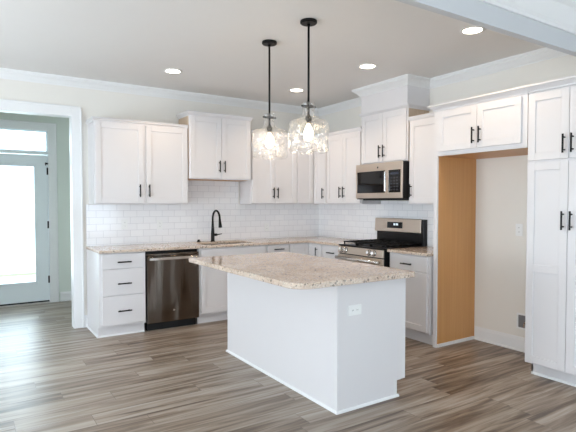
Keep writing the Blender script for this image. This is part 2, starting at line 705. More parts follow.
# dropped header between kitchen and living room
struct(MB().box(RX0, 0, -4.075, -4.025, 2.46, CEIL).build('trim_1', 'living_wall'))
HC = [(0, 2.58), (0.012, 2.58), (0.014, 2.6), (0.03, 2.615), (0.05, 2.65), (0.075, 2.70), (0.105, 2.725), (0.112, 2.745), (0.125, 2.75), (0.125, CEIL), (0, CEIL)]
struct(MB().sweep([(RX0, -4.075), (0, -4.075)], HC).build('trim_2', 'trim'))
# entry hall
FY = 1.74
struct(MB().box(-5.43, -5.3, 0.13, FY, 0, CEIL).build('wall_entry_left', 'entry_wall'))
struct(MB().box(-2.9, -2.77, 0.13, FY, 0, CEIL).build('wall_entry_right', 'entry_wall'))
DL, DR, DT = -4.35, -3.405, 2.425
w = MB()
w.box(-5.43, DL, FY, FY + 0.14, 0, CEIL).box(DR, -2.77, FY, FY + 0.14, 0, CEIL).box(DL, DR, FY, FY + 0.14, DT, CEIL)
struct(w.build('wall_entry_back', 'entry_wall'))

# crown moulding round the kitchen, wrapping the chase over the microwave
CP = [(0, CEIL), (0, 2.686), (0.008, 2.686), (0.012, 2.698), (0.022, 2.703), (0.036, 2.722), (0.055, 2.738), (0.066, 2.744), (0.07, 2.757), (0.082, 2.76), (0.082, CEIL)]
CHX, CH0, CH1 = -0.352, -1.335, -2.085
struct(MB().sweep([(RX0, 0), (0, 0), (0, CH0), (CHX, CH0), (CHX, CH1), (0, CH1), (0, -4.02)], CP).build('trim_3', 'trim'))
struct(MB().box(CHX, 0, CH1, CH0, 2.462, CEIL).build('trim_4', 'cab'))
# baseboards
BP = [(0, 0), (0, 0.135), (0.006, 0.135), (0.009, 0.125), (0.011, 0.112), (0.013, 0.108), (0.014, 0.02), (0.022, 0.012), (0.022, 0)]
struct(MB().sweep([(-3.298, 0), (-3.249, 0)], BP).build('baseboard_back', 'trim'))
struct(MB().sweep([(0, -2.715), (0, -3.609)], BP).build('baseboard_right', 'trim'))
struct(MB().sweep([(-3.292, FY), (-2.9, FY)], BP).build('baseboard_entry', 'trim'))
struct(MB().sweep([(RX0, 0), (OPL - 0.108, 0)], BP).build('baseboard_back_left', 'trim'))


def casing(x0, x1, zt, yf, wd, head):
    """flat casing with a back band round an opening, on the -y side of plane yf"""
    c = MB()
    for a, b in ((x1, x1 + wd), (x0 - wd, x0)):
        c.box(a, b, yf - 0.017, yf, 0, zt + head)
    c.box(x0, x1, yf - 0.017, yf, zt, zt + head)
    c.box(x1 + wd - 0.018, x1 + wd, yf - 0.026, yf - 0.017, 0, zt + head)
    c.box(x0 - wd, x0 - wd + 0.018, yf - 0.026, yf - 0.017, 0, zt + head)
    c.box(x0 - wd + 0.018, x1 + wd - 0.018, yf - 0.026, yf - 0.017, zt + head - 0.018, zt + head)
    return c


struct(casing(OPL, OPR, OPT, 0, 0.107, 0.112).build('trim_5', 'trim', bevel=0.003))
j = MB().box(OPR, OPR + 0.02, -0.002, 0.132, 0, OPT + 0.02).box(OPL - 0.02, OPL, -0.002, 0.132, 0, OPT + 0.02).box(OPL, OPR, -0.002, 0.132, OPT, OPT + 0.02)
struct(j.build('trim_6', 'trim'))
struct(casing(DL + 0.02, DR - 0.02, DT - 0.015, FY, 0.112, 0.112).build('trim_7', 'trim', bevel=0.003))

# front door: glazed leaf, frame, hinges
d1 = thing('door_1', 'pale glazed front door in the entry hall', 'door', (0, FY, 0))
d1['kind'] = 'structure'
f = MB().box(DR - 0.021, DR, -0.002, 0.14, 0, DT).box(DL, DL + 0.021, -0.002, 0.14, 0, DT).box(DL, DR, -0.002, 0.14, DT - 0.021, DT)
f.box(DL + 0.02, DR - 0.02, -0.002, 0.14, 2.079, 2.118).build('door_frame', 'doorpaint', d1, bevel=0.003)
lx0, lx1, ly0, ly1 = DL + 0.024, DR - 0.025, 0.012, 0.056
gx0, gx1, gz0, gz1 = lx0 + 0.168, lx1 - 0.168, 0.307, 1.912
lf = MB().box(lx0, gx0, ly0, ly1, 0.016, 2.072).box(gx1, lx1, ly0, ly1, 0.016, 2.072)
lf.box(gx0, gx1, ly0, ly1, 0.016, gz0).box(gx0, gx1, ly0, ly1, gz1, 2.072)
lf.build('door_leaf', 'doorpaint', d1)
lm = MB()
e = 0.03
for (a, b, c_, d_) in ((gx0 - e, gx0 + 0.006, gz0 - e, gz1 + e), (gx1 - 0.006, gx1 + e, gz0 - e, gz1 + e),
                       (gx0 + 0.006, gx1 - 0.006, gz0 - e, gz0 + 0.006), (gx0 + 0.006, gx1 - 0.006, gz1 - 0.006, gz1 + e)):
    lm.box(a, b, ly0 - 0.012, ly0, c_, d_)
lm.build('glazing_bead', 'doorpaint', d1, bevel=0.004)
MB().box(gx0, gx1, 0.03, 0.038, gz0, gz1).build('glass', 'pane', d1)
for hz in (1.85, 1.1, 0.33):
    MB().tube([(lx1 + 0.002, 0.004, hz - 0.05), (lx1 + 0.002, 0.004, hz + 0.05)], 0.008, 8).box(lx1 - 0.014, lx1 + 0.018, 0.008, 0.0115, hz - 0.05, hz + 0.05).build('hinge', 'black', d1)
MB().box(lx1 - 0.03, lx1 + 0.02, -0.006, 0.012, 1.945, 1.965).tube([(lx1 - 0.028, -0.003, 1.93), (lx1 - 0.028, -0.003, 1.97)], 0.006, 8).build('flip_latch', 'black', d1)
MB().tube([(lx0 + 0.06, 0.01, 0.98), (lx0 + 0.06, -0.05, 0.98), (lx0 + 0.12, -0.055, 0.98), (lx0 + 0.17, -0.05, 0.98)], 0.009, 10).lathe([(0.03, -0.004), (0.03, 0.004)], 20, cap0=True, cap1=True).build('lever_handle', 'black', d1)
MB().box(DL + 0.02, DR - 0.02, -0.03, 0.15, 0, 0.015).build('threshold', 'sill', d1)
MB().box(lx0 + 0.002, lx1 - 0.002, ly0 - 0.006, ly0, 0.0155, 0.034).build('door_sweep', 'rubber', d1)
tw = thing('window_1', 'clear transom window above the front door', 'window', (0, FY, 0))
tw['kind'] = 'structure'
g = MB()
g.box(DL + 0.021, DL + 0.038, 0.02, 0.06, 2.118, DT - 0.021).box(DR - 0.038, DR - 0.021, 0.02, 0.06, 2.118, DT - 0.021)
g.box(DL + 0.038, DR - 0.038, 0.02, 0.06, 2.118, 2.13).box(DL + 0.038, DR - 0.038, 0.02, 0.06, DT - 0.033, DT - 0.021)
g.build('window_frame', 'doorpaint', tw)
MB().box(DL + 0.038, DR - 0.038, 0.035, 0.043, 2.13, DT - 0.033).build('glass', 'pane', tw)

# outside the front door
tag(MB().box(-40, 40, 1.88, 70, -0.3, -0.16).build('front_lawn', 'grass'), 'green front lawn seen through the glazed front door', 'lawn')
bpy.data.objects['front_lawn']['kind'] = 'structure'
tag(MB().box(-5.6, -2.4, 1.88, 5.0, -0.15, -0.02).build('porch_slab', 'concrete', bevel=0.01), 'pale concrete porch slab outside the front door', 'porch')
bpy.data.objects['porch_slab']['kind'] = 'structure'
tag(MB().box(-40, 40, 6.5, 48, -0.159, -0.15).build('street', 'concrete'), 'pale pavement beyond the strip of lawn outside the front door', 'street')
bpy.data.objects['street']['kind'] = 'structure'
hs = thing('house', 'pale house across the street seen faintly through the front door glass', 'house', (-5.5, 34, -0.15))
MB().box(-7, 7, 0, 8, 0, 3.0).build('house_wall', 'siding', hs)
MB().prism([(-0.6, 3.0), (8.6, 3.0), (4.0, 6.0)], 0, -7.5, 7.5).build('roof', 'shingle', hs)
for wx in (-4.6, -1.2, 2.6):
    fr = MB().box(wx - 0.7, wx + 0.7, -0.06, 0, 0.9, 2.3).build('window', 'trim', hs)
    MB().box(wx - 0.6, wx + 0.6, -0.07, -0.061, 1.0, 2.2).build('pane', 'bluepane', fr)

# backsplash tiling
TZ0, TZ1 = 0.9145, 1.70
t = MB().box(-3.262, -0.001, -0.009, -0.001, TZ0, 1.388).box(-2.168, -1.342, -0.009, -0.001, 1.388, 1.69)
tag(t.build('tile_backsplash', 'tile_back'), 'white subway tile backsplash on the back wall behind the sink', 'backsplash')
t = MB().box(-0.009, -0.001, -2.645, -0.009, TZ0, 1.388).box(-0.009, -0.001, -2.09, -1.325, 1.388, 1.43)
tag(t.build('tile_backsplash', 'tile_right'), 'white subway tile backsplash on the right wall behind the gas range', 'backsplash')

# ---------------------------------------------------------------- cabinets
# a unit is built in its own frame: x along the wall, back at y = 0, front towards -y


def shaker(x0, x1, z0, z1, y, th=0.02, st=0.06, mid=None):
    m = MB()
    m.box(x0 + 0.01, x1 - 0.01, y - th + 0.009, y, z0 + 0.01, z1 - 0.01)
    m.box(x0, x0 + st, y - th, y, z0, z1).box(x1 - st, x1, y - th, y, z0, z1)
    m.box(x0 + st, x1 - st, y - th, y, z0, z0 + st).box(x0 + st, x1 - st, y - th, y, z1 - st, z1)
    if mid:
        m.box(x0 + st, x1 - st, y - th, y, mid - st / 2, mid + st / 2)
    return m


def pull(parent, x, z, y, vertical=True, L=0.142):
    m = MB()
    r, off = 0.0072, 0.031
    if vertical:
        m.tube([(x, y - off, z - L / 2), (x, y - off, z + L / 2)], r, 10)
        for s in (-1, 1):
            m.tube([(x, y, z + s * L * 0.33), (x, y - off, z + s * L * 0.33)], r * 0.85, 8)
    else:
        m.tube([(x - L / 2, y - off, z), (x + L / 2, y - off, z)], r, 10)
        for s in (-1, 1):
            m.tube([(x + s * L * 0.33, y, z), (x + s * L * 0.33, y - off, z)], r * 0.85, 8)
    return m.build('handle', 'black', parent, smooth=False)


def door(root, x0, x1, z0, z1, y, hx=None, hz=None, mid=None, st=0.06, mat='cab'):
    d = shaker(x0, x1, z0, z1, y, st=st, mid=mid).build('door', mat, root, bevel=0.0018, seg=1)
    if hx is not None:
        pull(d, hx, hz, y - 0.02)
    return d


def drawer(root, x0, x1, z0, z1, y, hz=None, handle=True):
    d = MB().box(x0, x1, y - 0.02, y, z0, z1).build('drawer_front', 'cab', root, bevel=0.0025)
    if handle:
        pull(d, (x0 + x1) / 2, hz if hz else (z0 + z1) / 2, y - 0.02, vertical=False)
    return d


def crown(root, w, d, z, left=True, right=True, h=0.042, out=0.032):
    """small cabinet crown along the front and the free ends"""
    prof = [(0, z - 0.012), (0.007, z - 0.012), (0.009, z), (0.02, z + h * 0.3), (out - 0.008, z + h * 0.68), (out, z + h * 0.72), (out, z + h), (0, z + h)]
    path = []
    if left:
        path.append((0, -0.001))
    path += [(0, -d), (w, -d)]
    if right:
        path.append((w, -0.001))
    return MB().sweep(path, prof).build('crown', 'cab', root)


def upper(label, loc, rz, w, d, z0, z1, doors, hz, name='upper_cabinet', left=True, right=True, side=None, bottom='maple', crown_h=0.042, group=None, crown_out=0.032):
    r = thing(name, label, 'cabinet', (loc[0], loc[1], 0), rz, group)
    c = MB().box(0.004, w - 0.004, -d, -0.001, z0 + 0.006, z1)
    c.build('carcass', side or 'cab', r)
    # painted face frame and bottom panel
    fr = MB().box(0, w, -d - 0.004, -d, z0, z1)
    fr.build('face_frame', 'cab', r)
    MB().box(0.004, w - 0.004, -d, -0.001, z0, z0 + 0.006).build('bottom_panel', bottom, r)
    for (a, b, hx) in doors:
        door(r, a, b, z0 + 0.012, z1 - 0.014, -d - 0.004, hx, hz)
    crown(r, w, d + 0.004, z1, left, right, crown_h, crown_out)
    return r


def base_body(r, w, d=0.606, toe=True):
    MB().box(0.001, w - 0.001, -d, -0.001, 0.108, 0.884).build('carcass', 'cab', r)
    if toe:
        MB().box(0.001, w - 0.001, -0.552, -0.54, 0, 0.108).build('toe_kick', 'cab', r)


BF = -0.606
XL, DWL, DWR = -3.247, -2.7755, -2.165
# three-drawer base by the entry
r = thing('base_cabinet', 'white three drawer base cabinet at the left end, beside the dishwasher', 'cabinet', (XL, 0, 0))
W = DWL - XL
base_body(r, W - 0.004)
for z0, z1, hz in ((0.722, 0.872, 0.787), (0.441, 0.711, 0.560), (0.128, 0.431, 0.272)):
    drawer(r, 0.014, W - 0.014, z0, z1, BF, hz)
MB().box(-0.016, 0.001, -0.606, -0.001, 0.108, 0.884).box(-0.016, 0.001, -0.552, -0.001, 0, 0.108).build('end_panel', 'cab', r)
s = MB().sweep([(-0.017, -0.001), (-0.017, -0.553), (W - 0.006, -0.553)][::1], [(0, 0), (0.012, 0), (0.011, 0.008), (0.007, 0.015), (0, 0.018)])
s.build('shoe_moulding', 'trim', r)
# sink base
r = thing('base_cabinet', 'white sink base cabinet below the black faucet, right of the dishwasher', 'cabinet', (DWR + 0.003, 0, 0))
W = -1.268 - DWR - 0.003
MB().box(0.001, 0.02, -0.606, -0.001, 0.108, 0.884).box(W - 0.02, W - 0.001, -0.606, -0.001, 0.108, 0.884).box(0.02, W - 0.02, -0.606, -0.001, 0.108, 0.126).box(0.02, W - 0.02, -0.606, -0.588, 0.126, 0.884).build('carcass', 'cab', r)
MB().box(0.001, W - 0.001, -0.552, -0.54, 0, 0.108).build('toe_kick', 'cab', r)
drawer(r, 0.02, W - 0.02, 0.722, 0.872, BF, handle=False)
door(r, 0.02, W / 2 - 0.002, 0.128, 0.711, BF, W / 2 - 0.035, 0.60)
door(r, W / 2 + 0.002, W - 0.02, 0.128, 0.711, BF, W / 2 + 0.035, 0.60)
# drawer base right of the sink
r = thing('base_cabinet', 'white drawer and door base cabinet between the sink base and the corner', 'cabinet', (-1.267, 0, 0))
W = 1.267 - 0.931
base_body(r, W)
drawer(r, 0.014, W - 0.014, 0.722, 0.872, BF, 0.824)
door(r, 0.014, W - 0.014, 0.128, 0.711, BF, 0.05, 0.60)
# corner base: two doors meeting in the inner corner
r = thing('corner_base_cabinet', 'white corner base cabinet where the two counter runs meet', 'cabinet', (0, 0, 0))
MB().prism([(-0.93, -0.001), (-0.001, -0.001), (-0.001, -0.908), (-0.606, -0.908), (-0.606, -0.606), (-0.93, -0.606)], 2, 0.108, 0.884).build('carcass', 'cab', r)
MB().prism([(-0.93, -0.54), (-0.54, -0.54), (-0.54, -0.908), (-0.552, -0.908), (-0.552, -0.552), (-0.93, -0.552)], 2, 0, 0.108).build('toe_kick', 'cab', r)
shaker(-0.92, -0.63, 0.128, 0.872, BF, st=0.055).build('door', 'cab', r, bevel=0.0018, seg=1)
dd = MB()
sh = shaker(0.63, 0.90, 0.128, 0.872, BF, st=0.055)
dd = sh.build('door', 'cab', r, bevel=0.0018, seg=1)
dd.rotation_euler = (0, 0, -PI / 2)
pull(dd, 0.813, 0.765, BF - 0.02)
# right run, left of the range
RR = -PI / 2
r = thing('base_cabinet', 'white drawer base cabinet between the corner and the gas range', 'cabinet', (0, -0.909, 0), RR)
W = 1.318 - 0.909
base_body(r, W - 0.002)
drawer(r, 0.012, W - 0.014, 0.722, 0.872, BF, 0.79)
door(r, 0.012, W - 0.014, 0.128, 0.711, BF, W - 0.05, 0.60)
# right of the range
r = thing('base_cabinet', 'white drawer and door base cabinet between the gas range and the refrigerator recess', 'cabinet', (0, -2.09, 0), RR)
W = 2.643 - 2.09
base_body(r, W)
drawer(r, 0.02, W - 0.03, 0.722, 0.872, BF, 0.785)
door(r, 0.02, W - 0.03, 0.128, 0.711, BF, 0.06, 0.60)

# wall cabinets on the back wall
upper('wide white two door wall cabinet nearest the entry, left of the sink', (-3.237, 0), 0, 1.063, 0.315, 1.392, 2.292,
      [(0.012, 0.53, 0.482), (0.56, 1.05, 0.588)], 1.542, right=False, bottom='cab', crown_h=0.036, crown_out=0.02)
upper('white two door wall cabinet above the sink, raised higher than its neighbours', (-2.17, 0), 0, 0.83, 0.338, 1.692, 2.452,
      [(0.014, 0.4155, 0.384), (0.4195, 0.821, 0.451)], 1.85, side='maple_pale')
upper('white two door wall cabinet right of the sink, behind the pendants', (-1.325, 0), 0, 0.711, 0.315, 1.392, 2.296,
      [(0.014, 0.3535, 0.325), (0.3575, 0.697, 0.387)], 1.537, left=False, right=False, bottom='cab')
# inner corner wall cabinet
r = thing('corner_upper_cabinet', 'white corner wall cabinet where the back and right walls meet', 'cabinet', (0, 0, 0))
P6 = [(-0.612, -0.001), (-0.001, -0.001), (-0.001, -0.616), (-0.319, -0.616), (-0.319, -0.319), (-0.612, -0.319)]
MB().prism(P6, 2, 1.392, 2.296).build('carcass', 'cab', r)
shaker(-0.602, -0.343, 1.404, 2.282, -0.319).build('door', 'cab', r, bevel=0.0018, seg=1)
dd = shaker(0.343, 0.606, 1.404, 2.282, -0.319).build('door', 'cab', r, bevel=0.0018, seg=1)
dd.rotation_euler = (0, 0, RR)
pull(dd, 0.565, 1.535, -0.339)
prof = [(0, 2.284), (0.007, 2.284), (0.009, 2.296), (0.02, 2.309), (0.037, 2.325), (0.045, 2.326), (0.045, 2.338), (0, 2.338)]
MB().sweep([(-0.612, -0.319), (-0.319, -0.319), (-0.319, -0.616)], prof).build('crown', 'cab', r)
# right wall
upper('white two door wall cabinet left of the microwave', (0, -0.618), RR, 0.70, 0.315, 1.392, 2.296,
      [(0.012, 0.347, 0.312), (0.351, 0.686, 0.384)], 1.542, left=False, right=False, bottom='cab')
upper('short white two door wall cabinet directly above the microwave', (0, -1.325), RR, 0.762, 0.332, 1.868, 2.452,
      [(0.02, 0.379, 0.347), (0.383, 0.742, 0.415)], 2.0, side='maple_pale', crown_h=0.03)
upper('white single door wall cabinet between the microwave and the refrigerator recess', (0, -2.092), RR, 0.553, 0.315, 1.392, 2.296,
      [(0.014, 0.53, 0.047)], 1.537, left=False, right=False, bottom='cab')
# refrigerator recess: end panel and cabinet above
PF = 0.577
r = thing('refrigerator_end_panel', 'tall white edged panel with maple face left of the empty refrigerator recess', 'cabinet panel', (0, -2.668, 0), RR)
MB().box(0.001, 0.036, -PF, -0.001, 0.0, 1.8515).build('panel', 'maple', r)
MB().box(0.0, 0.04, -PF - 0.018, -PF, 0, 1.8515).build('edge_strip', 'cab', r)
MB().box(-0.006, 0.0, -PF, -0.001, 0.0, 1.8515).build('painted_side', 'cab', r)
MB().box(0.0365, 0.048, -PF, -0.016, 0, 0.03).build('shoe_moulding', 'trim', r)
r = thing('refrigerator_cabinet', 'white two door cabinet above the empty refrigerator recess', 'cabinet', (0, -2.664, 0), RR)
W = 3.61 - 2.664
MB().box(0.001, W, -PF, -0.001, 1.8705, 2.296).build('carcass', 'cab', r)
MB().box(0, W, -PF - 0.018, -PF, 1.852, 2.296).build('face_frame', 'cab', r)
MB().box(0.001, W, -PF, -0.001, 1.852, 1.87).build('underside', 'maple', r)
FD = -PF - 0.018
door(r, 0.056, 0.485, 1.892, 2.268, FD, 0.46, 2.003)
door(r, 0.489, W - 0.045, 1.892, 2.268, FD, 0.526, 2.003)
pr = [(0, 2.284), (0.007, 2.284), (0.009, 2.296), (0.02, 2.309), (0.037, 2.325), (0.045, 2.326), (0.045, 2.34), (0, 2.34)]
MB().sweep([(0, -0.368), (0, FD), (W, FD)], pr).build('crown', 'cab', r)
# pantry
r = thing('pantry_cabinet', 'tall white four door pantry cabinet right of the refrigerator recess', 'cabinet', (0, -3.612, 0), RR)
W = 0.655
MB().box(0.001, W, -PF, -0.001, 0.108, 2.296).build('carcass', 'cab', r)
MB().box(0, W, -PF - 0.004, -PF, 0.108, 2.296).build('face_frame', 'cab', r)
MB().box(0.01, W - 0.02, -PF + 0.075, -PF + 0.085, 0, 0.108).box(0.01, 0.022, -PF + 0.075, -0.03, 0, 0.108).build('toe_kick', 'cab', r)
FP = -PF - 0.004
for z0, z1, hz, mid in ((1.742, 2.268, 1.853, None), (0.118, 1.722, 1.272, 0.885)):
    door(r, 0.008, 0.329, z0, z1, FP, 0.300, hz, mid)
    door(r, 0.333, W - 0.008, z0, z1, FP, 0.362, hz, mid)
prp = [(-0.02 if o == 0 else o, z) for o, z in pr]
MB().sweep([(0, FD), (W, FD), (W, -0.03)], prp).build('crown', 'cab', r)
MB().sweep([(0.011, -PF + 0.076), (W - 0.02, -PF + 0.076)], [(0, 0), (0.012, 0), (0.011, 0.008), (0.007, 0.015), (0, 0.018)]).build('shoe_moulding', 'trim', r)

# ---------------------------------------------------------------- island
IX0, IX1, IY0, IY1 = -2.343, -1.708, -3.366, -1.712
r = thing('kitchen_island', 'white kitchen island base under the large granite top', 'kitchen island', ((IX0 + IX1) / 2, (IY0 + IY1) / 2, 0))
ox, oy = (IX0 + IX1) / 2, (IY0 + IY1) / 2
hx, hy = (IX1 - IX0) / 2, (IY1 - IY0) / 2
MB().box(-hx + 0.015, hx - 0.02, -hy + 0.02, hy - 0.02, 0.108, 0.877).build('carcass', 'cab', r)
MB().box(-hx, -hx + 0.015, -hy + 0.006, hy - 0.006, 0, 0.877).build('back_panel', 'cab', r)
notch = [(-hx + 0.015, 0), (hx - 0.082, 0), (hx - 0.082, 0.121), (hx, 0.121), (hx, 0.877), (-hx + 0.015, 0.877)]
MB().prism(notch, 1, -hy, -hy + 0.018).build('end_panel', 'cab', r)
MB().prism(notch, 1, hy - 0.018, hy).build('end_panel', 'cab', r)
MB().box(-hx - 0.004, -hx + 0.018, -hy - 0.004, -hy + 0.006, 0, 0.877).build('corner_trim', 'cab', r, bevel=0.002)
MB().box(hx - 0.095, hx - 0.083, -hy + 0.018, hy - 0.018, 0, 0.108).build('toe_kick', 'cab', r)
sp = [(0, 0), (0.012, 0), (0.011, 0.008), (0.007, 0.015), (0, 0.018)]
MB().sweep([(hx - 0.082, hy), (-hx, hy), (-hx, -hy), (hx - 0.07, -hy)][::-1], [(-o, z) for o, z in sp]).build('shoe_moulding', 'trim', r)
nb = 3
bw = (2 * hy - 0.04) / nb
for k in range(nb):
    a = -hy + 0.02 + k * bw
    dr = MB().box(hx - 0.02, hx, a + 0.006, a + bw - 0.006, 0.722, 0.866).build('drawer_front', 'cab', r, bevel=0.0025)
    m = MB().tube([(hx + 0.031, a + bw / 2 - 0.07, 0.795), (hx + 0.031, a + bw / 2 + 0.07, 0.795)], 0.0058, 10)
    for s in (-1, 1):
        m.tube([(hx, a + bw / 2 + s * 0.046, 0.795), (hx + 0.031, a + bw / 2 + s * 0.046, 0.795)], 0.005, 8)
    m.build('handle', 'black', dr)
    dd = shaker(a + 0.006, a + bw - 0.006, 0.128, 0.711, -(hx - 0.02)).build('door', 'cab', r, bevel=0.0018, seg=1)
    dd.rotation_euler = (0, 0, PI / 2)
    pull(dd, a + 0.05, 0.60, -hx)


def rounded(x0, x1, y0, y1, rad, n=8):
    pts = []
    for (cx, cy, a0, rr) in ((x1, y1, 0, rad[0]), (x0, y1, PI / 2, rad[1]), (x0, y0, PI, rad[2]), (x1, y0, 1.5 * PI, rad[3])):
        sx = 1 if cx == x1 else -1
        sy = 1 if cy == y1 else -1
        for k in range(n + 1):
            a = a0 + PI / 2 * k / n
            pts.append((cx - sx * rr + rr * math.cos(a), cy - sy * rr + rr * math.sin(a)))
    return pts


tp = MB().prism(rounded(-2.738, -1.69, -3.472, -1.725, (0.03, 0.03, 0.12, 0.06)), 2, 0.878, 0.914)
tag(tp.build('island_countertop', 'granite', bevel=0.004), 'large speckled beige granite top overhanging the white island', 'countertop')

# ---------------------------------------------------------------- worktops on the walls
SX0, SX1, SY0, SY1 = -2.06, -1.39, -0.545, -0.155
xs = [-3.267, SX0, SX1, -0.648, -0.002]
ys = [-1.318, -0.648, SY0, SY1, -0.002]


def lfull(i, j):
    if j == 0:
        return i == 3
    return not (i == 1 and j == 2)


ct = MB().cells(xs, ys, lfull, 0.885, 0.914)
tag(ct.build('countertop', 'granite', bevel=0.004), 'L shaped speckled granite countertop running along the sink wall to the range', 'countertop')
ct = MB().box(-0.648, -0.002, -2.645, -2.09, 0.885, 0.914)
tag(ct.build('countertop', 'granite', bevel=0.004), 'short speckled granite countertop right of the gas range', 'countertop')

# sink
r = thing('sink', 'stainless undermount sink set in the granite countertop under the faucet', 'sink', ((SX0 + SX1) / 2, (SY0 + SY1) / 2, 0.66))
a, b = (SX1 - SX0) / 2 + 0.012, (SY1 - SY0) / 2 + 0.012
MB().box(-a, a, -b, b, 0.0, 0.006).box(-a, -a + 0.008, -b, b, 0.006, 0.224).box(a - 0.008, a, -b, b, 0.006, 0.224) \
    .box(-a + 0.008, a - 0.008, -b, -b + 0.008, 0.006, 0.224).box(-a + 0.008, a - 0.008, b - 0.008, b, 0.006, 0.224).build('basin', 'sink', r)
MB().lathe([(0.045, 0.0062), (0.045, 0.009), (0.02, 0.009)], 24, cap1=True).build('drain', 'chrome', r)

# faucet
r = thing('faucet', 'matte black gooseneck faucet behind the sink', 'faucet', (-1.765, -0.115, 0.914))
MB().lathe([(0.03, 0), (0.03, 0.006), (0.024, 0.012), (0.023, 0.1), (0.016, 0.2), (0.0135, 0.26)], 20, cap0=True, cap1=True).build('base', 'black', r, smooth=True)
pts = [(0, 0, 0.255)]
for k in range(13):
    a = PI * k / 12
    pts.append((0, -0.105 + 0.105 * math.cos(a), 0.29 + 0.105 * math.sin(a)))
MB().tube(pts, 0.0125, 12).build('spout', 'black', r, smooth=True)
MB().tube([(0, -0.21, 0.292), (0, -0.216, 0.25), (0, -0.224, 0.20), (0, -0.227, 0.188)], [0.014, 0.017, 0.022, 0.0215], 14).build('spray_head', 'black', r, smooth=True)
MB().tube([(0.015, 0, 0.085), (0.055, 0, 0.085)], 0.017, 14).tube([(0.055, 0, 0.085), (0.075, 0, 0.087), (0.125, -0.005, 0.095)], [0.012, 0.007, 0.005], 10).build('lever', 'black', r, smooth=True)
# countertop button
b_ = MB().lathe([(0.026, 0), (0.026, 0.006), (0.018, 0.012), (0.016, 0.026), (0.012, 0.03)], 20, (0, 0), True, True)
tag(b_.build('soap_button', 'black', smooth=True, loc=(-1.94, -0.075, 0.914)), 'small black button cap on the countertop left of the faucet', 'button')

# ---------------------------------------------------------------- dishwasher
r = thing('dishwasher', 'stainless steel dishwasher under the counter beside the drawer cabinet', 'dishwasher', ((DWL + DWR) / 2, 0, 0))
h = (DWR - DWL) / 2 - 0.004
MB().box(-h, h, -0.57, -0.02, 0.09, 0.875).build('tub', 'dark', r)
MB().box(-h + 0.004, h - 0.004, -0.632, -0.57, 0.092, 0.822).build('door', 'steel_door', r, bevel=0.004)
MB().box(-h + 0.004, h - 0.004, -0.625, -0.57, 0.826, 0.85).build('control_strip', 'steel_door', r, bevel=0.003)
MB().box(-h + 0.02, h - 0.02, -0.56, -0.5, 0.0, 0.088).build('toe_kick', 'rubber', r)
m = MB().box(-h + 0.02, h - 0.02, -0.682, -0.668, 0.782, 0.812)
for s in (-1, 1):
    m.box(s * (h - 0.045) - 0.012, s * (h - 0.045) + 0.012, -0.668, -0.632, 0.786, 0.808)
m.build('handle', 'chrome', r, bevel=0.004)
em = MB().lathe([(0.011, 0), (0.011, 0.0015)], 20, cap0=True, cap1=True).build('emblem', 'chrome', r)
em.rotation_euler = (PI / 2, 0, 0)
em.location = (0.0, -0.632, 0.215)

# ---------------------------------------------------------------- gas range (frame of the right wall)
r = thing('gas_range', 'stainless gas range with black cooktop on the right wall', 'range', (0, -1.322, 0), RR)
W = 0.762
MB().box(0.002, W - 0.002, -0.677, -0.02, 0.05, 0.9).build('body', 'dark', r, bevel=0.003)
for x in (0.05, W - 0.05):
    for y in (-0.6, -0.08):
        MB().lathe([(0.018, 0), (0.014, 0.05)], 12, (x, y), True, True).build('leg', 'black', r)
MB().box(0.002, W - 0.002, -0.687, -0.02, 0.9005, 0.917).build('cooktop', 'dark', r, bevel=0.004)
# slanted control panel
MB().prism([(-0.6775, 0.899), (-0.690, 0.899), (-0.704, 0.818), (-0.6775, 0.815)], 0, 0.004, W - 0.004).build('control_panel', 'steel', r, bevel=0.003)
sl = math.atan2(0.014, 0.081)
for x in (0.075, 0.145, 0.545, 0.622):
    k = MB().lathe([(0.029, 0), (0.029, 0.004), (0.0235, 0.006), (0.022, 0.03), (0.018, 0.034)], 20, cap0=True, cap1=True)
    k.box(-0.003, 0.003, -0.02, 0.02, 0.034, 0.038)
    kb = k.build('knob', 'chrome', r)
    kb.location = (x, -0.697, 0.859)
    kb.rotation_euler = (PI / 2 - sl, 0, 0)
    MB().lathe([(0.034, 0.0005), (0.034, 0.0025), (0.029, 0.0025)], 24, cap0=True, cap1=True).build('bezel', 'dark', kb)
od = MB().box(0.004, W - 0.004, -0.700, -0.6775, 0.21, 0.806).build('oven_door', 'steel', r, bevel=0.004)
MB().box(0.07, W - 0.07, -0.703, -0.700, 0.32, 0.68).build('window', 'blackglass', od)
m = MB().tube([(0.02, -0.744, 0.768), (W - 0.02, -0.744, 0.768)], 0.019, 16)
for x in (0.05, W - 0.05):
    m.tube([(x, -0.700, 0.768), (x, -0.744, 0.768)], 0.012, 10)
m.build('handle', 'chrome', od, smooth=True)
MB().box(0.004, W - 0.004, -0.698, -0.6775, 0.07, 0.2).build('drawer', 'steel', r, bevel=0.004)
# backguard
MB().box(0.002, W - 0.002, -0.075, -0.012, 0.917, 1.215).build('backguard', 'dark', r, bevel=0.004)
pn = MB().prism([(-0.075, 1.057), (-0.098, 1.063), (-0.09, 1.215), (-0.075, 1.222)], 0, -0.012, W - 0.03).build('display_panel', 'steel', r, bevel=0.003)
sc_ = MB().prism([(-0.0955, 1.105), (-0.0985, 1.105), (-0.0952, 1.178), (-0.0925, 1.178)], 0, 0.205, 0.455).build('clock_display', 'blackglass', pn)
dg = MB()
for i, x in enumerate((0.305, 0.325, 0.352, 0.372)):
    for (a0, a1, b0, b1) in ((0, 0.002, 0, 0.024), (0.01, 0.012, 0, 0.024), (0.002, 0.01, 0, 0.002), (0.002, 0.01, 0.022, 0.024)):
        if i == 0 and a0 != 0.01:
            continue
        z = 1.138
        dg.box(x + a0, x + a1, -0.0992, -0.0965, z + b0, z + b1)
dg.build('clock_digits', 'digits', sc_)
